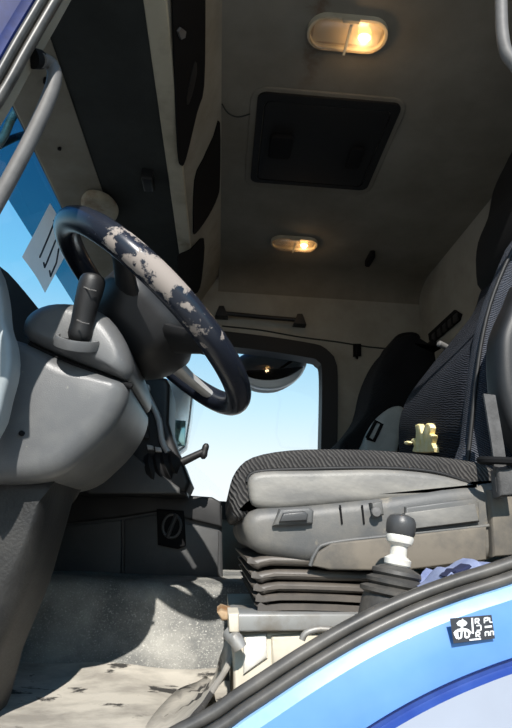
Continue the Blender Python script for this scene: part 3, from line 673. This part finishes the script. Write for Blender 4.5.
# raised torn edge against the seat pedestal
bm = bmesh.new()
top = [at(226, 640, y=.33), at(233, 648, y=.27), at(228, 662, y=.22), at(214, 684, y=.16), at(196, 712, y=.10), at(184, 735, y=.065)]
bot = [at(206, 676, z=.012), at(196, 682, z=.012), at(180, 688, z=.010), at(166, 700, z=.009), at(148, 722, z=.008), at(130, 760, z=.007)]
g = []
for k in range(7):
    t = k/6; row = [b_*(1-t)+t_*t-Vector((0, 0, .028*math.sin(t*math.pi)))*(1 if t_.z > .03 else 0) for t_, b_ in zip(top, bot)]
    g.append([bm.verts.new(Vector(p)+Vector((.003*math.sin(n_*1.7+k), 0, .003*math.sin(n_*2.3+k*1.3)))*(1 if 0 < k < 6 else 0)) for n_, p in enumerate(smooth_loop([tuple(p) for p in row], 3, False))])
for i in range(6):
    for j in range(len(g[0])-1): bm.faces.new((g[i][j], g[i+1][j], g[i+1][j+1], g[i][j+1]))
fl = link('torn_flap', bm, M['floor'], fm, 70)
md = fl.modifiers.new('thick', 'SOLIDIFY'); md.thickness = .006

# ------------------------------------------------------------------ storage console between the seats' footwells
bx = thing('storage_console', 'low dark grey storage box with two doors on the engine tunnel', 'storage box', (-.2, 1.1, .17))
Y0 = 1.0
pil('body', xz([(42, 497), (60, 494), (214, 500), (222, 506), (223, 583), (120, 579), (38, 574)], Y0), Y0, Y0+.42, M['console'], bx, r=.012, sm=0)
pil('lid', xz([(52, 494), (60, 490.5), (120, 490.5), (212, 497), (221, 502), (222, 527), (186, 519), (160, 511), (124, 517), (53, 525)], Y0-.012), Y0-.016, Y0+.42, M['dash'], bx, r=.008, sm=0)
pil('door', xz([(46, 529), (122, 520), (122, 576), (46, 572)], Y0), Y0-.012, Y0+.01, M['console'], bx, r=.004, sm=0)
d2 = pil('door', xz([(125, 520), (159, 514), (186, 523), (219, 531), (218, 581), (125, 576)], Y0), Y0-.012, Y0+.01, M['console'], bx, r=.004, sm=0)
lk = pil('lock_plate', xz([(157, 509), (184, 511), (186, 546), (178, 549), (158, 545)], Y0-.015), Y0-.026, Y0+.01, M['matteblack'], d2, r=.006, sm=0)
q = at(172, 526, y=Y0-.026)
bm = bmesh.new(); tube_bm(bm, [(q.x+.024*math.cos(t), q.y-.003, q.z+.03*math.sin(t)) for t in (k*math.pi/12 for k in range(25))], .004, 8, False)
tube_bm(bm, [(q.x-.01, q.y-.004, q.z-.03), (q.x+.01, q.y-.008, q.z+.03)], .006, 8); link('lock_ring', bm, M['knob'], bx)

# ------------------------------------------------------------------ driver seat
ds = thing('driver_seat', 'worn driver seat with corduroy cushion, grey plastic base and torn backrest', 'driver seat', (.3, .4, 0))
YC = .22
cu = pil('cushion', xz([(231, 510), (229, 491), (236, 471), (253, 457), (290, 450), (340, 449), (390, 451), (444, 457), (482, 464), (500, 476), (500, 490), (440, 494), (330, 500), (280, 503), (256, 508), (246, 518), (236, 520)], YC+.01), YC, .72, M['seatfab'], ds, r=.014, sm=3)
pil('side_panel', xz([(248, 490), (249, 478), (262, 472), (310, 471), (383, 470), (430, 474), (462, 482), (478, 490), (430, 498), (350, 504), (300, 508), (268, 509), (252, 505)], YC), YC-.014, YC+.05, M['leather'], cu, r=.010, sm=3)
tube('piping', [at(a, b, y=YC-.002) for a, b in ((247, 482), (256, 472), (310, 469), (383, 468), (434, 472), (470, 483))], .0028, M['rubber'], cu, 8, sm=4)
sb = pil('base_cover', xz([(243, 531), (245, 517), (258, 508), (300, 505), (383, 496), (440, 487), (480, 484), (560, 482), (560, 548), (500, 556), (468, 566), (383, 570), (330, 566), (273, 557), (252, 549)], YC-.01), YC-.02, .74, M['base'], ds, r=.018, sm=2)
pil('lower_panel', xz([(312, 566), (318, 552), (332, 543), (400, 536), (470, 528), (486, 527), (486, 560), (400, 571), (330, 570)], YC-.024), YC-.0265, YC, M['basedirty'], sb, r=.003, sm=0)
tube('crease', [at(a, b, y=YC-.022) for a, b in ((310, 566), (316, 552), (330, 543), (400, 535), (486, 526), (520, 520))], .0026, M['base'], sb, 8, sm=3)
sp = pil('switch_panel', xz([(272, 526), (279, 509), (308, 507), (313, 511), (312, 524), (290, 526)], YC-.02), YC-.030, YC, M['base'], sb, r=.005, sm=0)
pil('switch', xz([(279, 522), (283, 513), (304, 511), (308, 514), (307, 521)], YC-.032), YC-.036, YC-.02, M['knob'], sp, r=.003, sm=0)
pil('latch', xz([(369, 503), (380, 501), (382, 515), (372, 518)], YC-.02), YC-.032, YC, M['base'], sb, r=.004, sm=0)
lathe('button', [(.007, 0), (.006, .003), (.001, .004)], at(376, 512, y=YC-.032), (0, -1, 0), M['handle'], sb, 12)
pil('pocket', xz([(404, 507), (470, 498), (477, 502), (478, 522), (404, 531)], YC-.02), YC-.027, YC, M['base'], sb, r=.004, sm=0)
pil('pocket_lip', xz([(404, 513), (474, 504), (478, 521), (404, 530)], YC-.027), YC-.031, YC, M['leather'], sb, r=.002, sm=0)
for k in (340, 362): tube('seam', [at(k, 505, y=YC-.021), at(k+2, 524, y=YC-.021)], .0014, M['matteblack'], sb, 6)
pil('end_cover', xz([(487, 490), (560, 486), (560, 552), (490, 557)], YC-.022), YC-.032, YC, M['basedirty'], sb, r=.005, sm=0)
# suspension bellows
pl = [(246, 562, 15), (250, 576, 14), (252, 588, 13), (254, 598, 11), (256, 607, 9)]
for k, (a, b, h) in enumerate(pl):
    s_ = 6
    pil('bellows_fold', xz([(a-2, b-h*.42), (a+8, b-h*.30), (a+26, b-h*.5), (a+80, b-h*.40), (395, b-h*.25+k), (398, b+h*.25+k), (a+80, b+h*.34), (a+24, b+h*.22), (a+12, b+h*.5), (a+3, b+h*.15)], YC), YC-.012, .66, M['bellow'], ds, r=.008, sm=2)
pil('bellows_core', xz([(262, 552), (400, 556), (400, 614), (264, 612)], YC+.03), YC+.02, .62, M['matteblack'], ds, r=.01, sm=0)
# slide rails and pedestal
box_pts = lambda a: xz(a, YC)
pil('rail', xz([(224, 608), (233, 606), (350, 613), (350, 622), (225, 616)], YC+.06), YC+.04, YC+.08, M['steel'], ds, r=.004, sm=0)
pil('rail', xz([(228, 614), (238, 612), (372, 613), (372, 629), (229, 631)], YC-.02), YC-.03, YC+.02, M['steel'], ds, r=.004, sm=0)
pil('rail_end', xz([(228, 613), (239, 613), (239, 632), (229, 632)], YC-.035), YC-.04, YC+.02, M['pedestal'], ds, r=.003, sm=0)
pil('bracket', xz([(217, 612), (221, 609), (231, 612), (231, 619), (222, 620)], YC), YC-.01, YC+.06, M['rust'], ds, r=.004, sm=0)
pil('pedestal', xz([(232, 630), (400, 628), (480, 628), (480, 740), (234, 740)], YC), YC-.015, .66, M['pedestal'], ds, r=.008, sm=0)
pil('pedestal_panel', xz([(243, 636), (267, 634), (268, 659), (243, 676)], YC-.02), YC-.02, YC, M['white'], ds, r=.006, sm=0)
pil('pedestal_panel', xz([(271, 636), (330, 632), (330, 668), (272, 668)], YC-.02), YC-.02, YC, M['pedestal'], ds, r=.006, sm=0)
tube('release_wire', [at(a, b, y=YC-.05) for a, b in ((302, 640), (306, 633), (320, 629), (340, 631), (352, 628))], .004, M['steel'], ds, 8, sm=3)
tube('clamp', [at(230, 634, y=YC-.02), at(236, 640, y=YC-.04), at(240, 648, y=YC-.04)], .009, M['steel'], ds, 10)
# backrest
YB = .34
br = pil('backrest', xz([(430, 500), (412, 478), (405, 456), (403, 438), (404, 416), (412, 394), (428, 372), (446, 349), (466, 325), (480, 305), (488, 281), (506, 246), (530, 205), (560, 200), (560, 500)], .62), .29, .68, M['backfab'], ds, r=.035, sm=3)
pil('side_panel', xz([(466, 478), (470, 440), (475, 390), (481, 345), (490, 305), (504, 268), (524, 228), (560, 215), (570, 470)], .27), .268, .32, M['sidefab'], br, r=.014, sm=3)
tube('piping', [at(a, b, y=.27) for a, b in ((466, 472), (470, 440), (475, 390), (481, 345), (490, 305), (504, 268), (522, 232))], .0035, M['rubber'], br, 8, sm=3)
fo = thing_pts = [(414, 452), (416, 446), (413, 441), (416, 438), (418, 440), (418.5, 430), (417.5, 426), (420, 424), (422.5, 425), (423.5, 430), (425, 433), (427, 427), (429, 423.5), (432, 424), (434, 428), (432.5, 434), (435.5, 436), (433, 443), (434, 452)]
fx = 0.0
def front_x(z):
    pr_ = smooth_loop(xz([(430, 500), (412, 478), (405, 456), (403, 438), (404, 416), (412, 394), (428, 372)], .62), 6, False)
    return min(pr_, key=lambda p: abs(p[1]-z))[0]
fpl = at(404, 437, y=.62).x
bm = bmesh.new(); lp = [(p.y, p.z) for p in (at(a, b, x=fpl-.006) for a, b in smooth_loop(fo, 2))]
pillow(bm, lp, fx-.010, fx+.02, .003, 'x')
for v_ in bm.verts: v_.co.x += front_x(v_.co.z)
link('torn_foam', bm, M['foam'], br)
COL.objects.get('torn_foam')['label'] = 'yellow foam showing through a tear'
bm = bmesh.new(); lp = [(p.y, p.z) for p in (at(408+2.6*math.cos(t), 443+2*math.sin(t), x=fpl-.006) for t in (k*math.pi/4 for k in range(8)))]
pillow(bm, lp, fx-.008, fx+.02, .002, 'x')
for v_ in bm.verts: v_.co.x += front_x(v_.co.z)
link('torn_foam', bm, M['foam'], br)
pil('headrest', xz([(560, 110), (522, 138), (506, 165), (496, 187), (491, 213), (481, 238), (479, 264), (485, 287), (520, 290), (570, 280), (580, 120)], .62), .36, .66, M['matteblack'], ds, r=.03, sm=3)
lathe('recliner_knob', [(.008, 0), (.008, .02), (.005, .023)], at(446, 347, y=.64), (-1, -.3, .3), M['handle'], ds, 12)
pil('armrest', xz([(520, 280), (506, 303), (494, 330), (490, 350), (491, 385), (496, 410), (508, 440), (530, 462), (570, 440), (570, 280)], .20), .17, .225, M['black'], ds, r=.016, sm=3)
# seat belt
be = thing('seat_belt', 'grey seat belt strap through a black loop beside the driver backrest', 'seat belt', tuple(at(500, 460, y=.17)))
ribbon('webbing', [at(489, 395, y=.185), at(494, 425, y=.172), at(498, 450, y=.166), at(500, 470, y=.165), at(502, 492, y=.166)], .017, .004, M['strap'], be, wdir=(1, 0, 0))
bm = bmesh.new(); q = at(501, 460, y=.155); tube_bm(bm, [(q.x+.022*math.cos(t), q.y+.018*math.sin(t)+.01, q.z+.002*math.sin(t)) for t in (k*math.pi/10 for k in range(21))], .0055, 8, False); link('loop', bm, M['matteblack'], be)
pil('buckle', xz([(494, 470), (512, 468), (516, 496), (497, 497)], .165), .155, .18, M['strap'], be, r=.006, sm=0)

# ------------------------------------------------------------------ hand lever in front of the seat base
hl = thing('hand_lever', 'short hand lever with charcoal knob, white collar and stepped rubber boot', 'lever', tuple(at(395, 606, y=.12)))
YL = .12; q0 = at(393, 608, y=YL); q1 = at(402, 516, y=YL); ax = (q1-q0); H = ax.length; ax.normalize()
s_ = 1/H
lathe('boot', [(.040, -.03), (.037, .004), (.035, .012), (.040, .015), (.040, .019), (.030, .023), (.034, .026), (.034, .030), (.026, .034), (.029, .037), (.028, .041), (.019, .045), (.013, .047)], q0, ax, M['bootgrey'], hl, 24)
lathe('collar', [(.012, .044), (.0155, .048), (.0160, .054), (.0100, .058), (.0098, .069), (.0150, .073), (.0165, .079), (.015, .083)], q0, ax, M['white'], hl, 20)
lathe('knob', [(.0150, .081), (.0172, .084), (.0176, .094), (.0172, H-.006), (.0145, H-.001), (.008, H+.0015), (.0005, H+.002)], q0, ax, M['knob'], hl, 24)
# rag on the ledge behind the lever
rg = thing('rag', 'crumpled pale blue cloth with a navy mark lying behind the door seal', 'cloth', tuple(at(460, 572, y=.06)))
bm = bmesh.new(); lp = [(428, 592), (436, 580), (447, 571), (462, 565), (478, 561), (492, 563), (500, 571), (506, 586), (480, 596)]
pillow(bm, smooth_loop(xz(lp, .06), 3), .04, .11, .022, puff=.006)
for v_ in bm.verts: v_.co += Vector((0, .004*math.sin(v_.co.x*160+v_.co.z*90), .003*math.sin(v_.co.x*210)))
link('cloth', bm, M['rag'], rg)
pil('print', xz([(444, 576), (452, 569), (458, 569), (466, 564), (468, 566), (463, 571), (454, 575), (449, 573), (446, 578)], .046), .036, .06, M['navy'], rg, r=.001, sm=0)

# ------------------------------------------------------------------ passenger seat
ps = thing('passenger_seat', 'black passenger seat with pale grey side cover by the far wall', 'passenger seat', (.5, 1.3, 0))
YP = 1.15
pil('backrest', xz([(336, 452), (350, 432), (364, 412), (371, 382), (381, 358), (392, 343), (404, 338), (414, 341), (424, 347), (430, 352), (440, 470), (400, 500), (350, 500)], 1.38), YP+.15, 1.62, M['passfab'], ps, r=.05, sm=3)
pil('headrest', xz([(385, 360), (390, 343), (398, 337), (412, 337), (416, 346), (404, 372)], 1.42), YP+.2, 1.56, M['matteblack'], ps, r=.03, sm=3)
cv = pil('side_cover', xz([(345, 480), (359, 452), (368, 431), (377, 418), (388, 409), (398, 406), (404, 410), (404, 420), (397, 450), (388, 485)], YP+.13), YP+.11, YP+.17, M['passgrey'], ps, r=.02, sm=3)
bm = bmesh.new(); q = [at(a, b, y=YP+.107) for a, b in ((367, 438), (376, 421), (382, 424), (374, 441))]
tube_bm(bm, q+[q[0]], .006, 8); link('handle', bm, M['matteblack'], cv)
pil('cushion', [(.10, .26), (.10, .36), (.16, .39), (.55, .40), (.62, .38), (.62, .26)], YP, 1.6, M['passfab'], ps, r=.03, sm=3)
pil('base', [(.2, .0), (.2, .27), (.58, .27), (.58, .0)], YP+.08, 1.52, M['matteblack'], ps, r=.01, sm=0)

# ------------------------------------------------------------------ light and sky
w = bpy.data.worlds.new('sky'); scn.world = w; w.use_nodes = True; nt = w.node_tree
bg = nt.nodes['Background']; tc = N(nt, 'ShaderNodeTexCoord'); sx = N(nt, 'ShaderNodeSeparateXYZ'); nt.links.new(tc.outputs['Generated'], sx.inputs[0])
cr = N(nt, 'ShaderNodeValToRGB'); el = cr.color_ramp.elements
stops = [(.0, (205, 205, 200)), (.02, (250, 252, 252)), (.12, (238, 249, 254)), (.22, (200, 234, 249)), (.42, (118, 196, 240)), (.7, (66, 140, 212)), (1, (40, 96, 180))]
el[0].position = 0; el[0].color = lin(stops[0][1]); el[1].position = 1; el[1].color = lin(stops[-1][1])
for p, c in stops[1:-1]: e = el.new(p); e.color = lin(c)
nt.links.new(sx.outputs[2], cr.inputs[0]); nt.links.new(cr.outputs[0], bg.inputs[0]); bg.inputs[1].default_value = 1.1
sd = bpy.data.lights.new('sun', 'SUN'); sd.energy = 6.5; sd.angle = math.radians(.6); sd.color = (1, .96, .9)
so = bpy.data.objects.new('sun', sd); COL.objects.link(so); so.location = (-1, -4, 4)
so.rotation_euler = Vector((.04, 1, -.84)).to_track_quat('-Z', 'Y').to_euler()
vs = scn.view_settings; vs.view_transform = 'Standard'; vs.look = 'None'; vs.exposure = .0
scn.cycles.use_denoising = True; scn.cycles.max_bounces = 8; scn.cycles.sample_clamp_indirect = 4
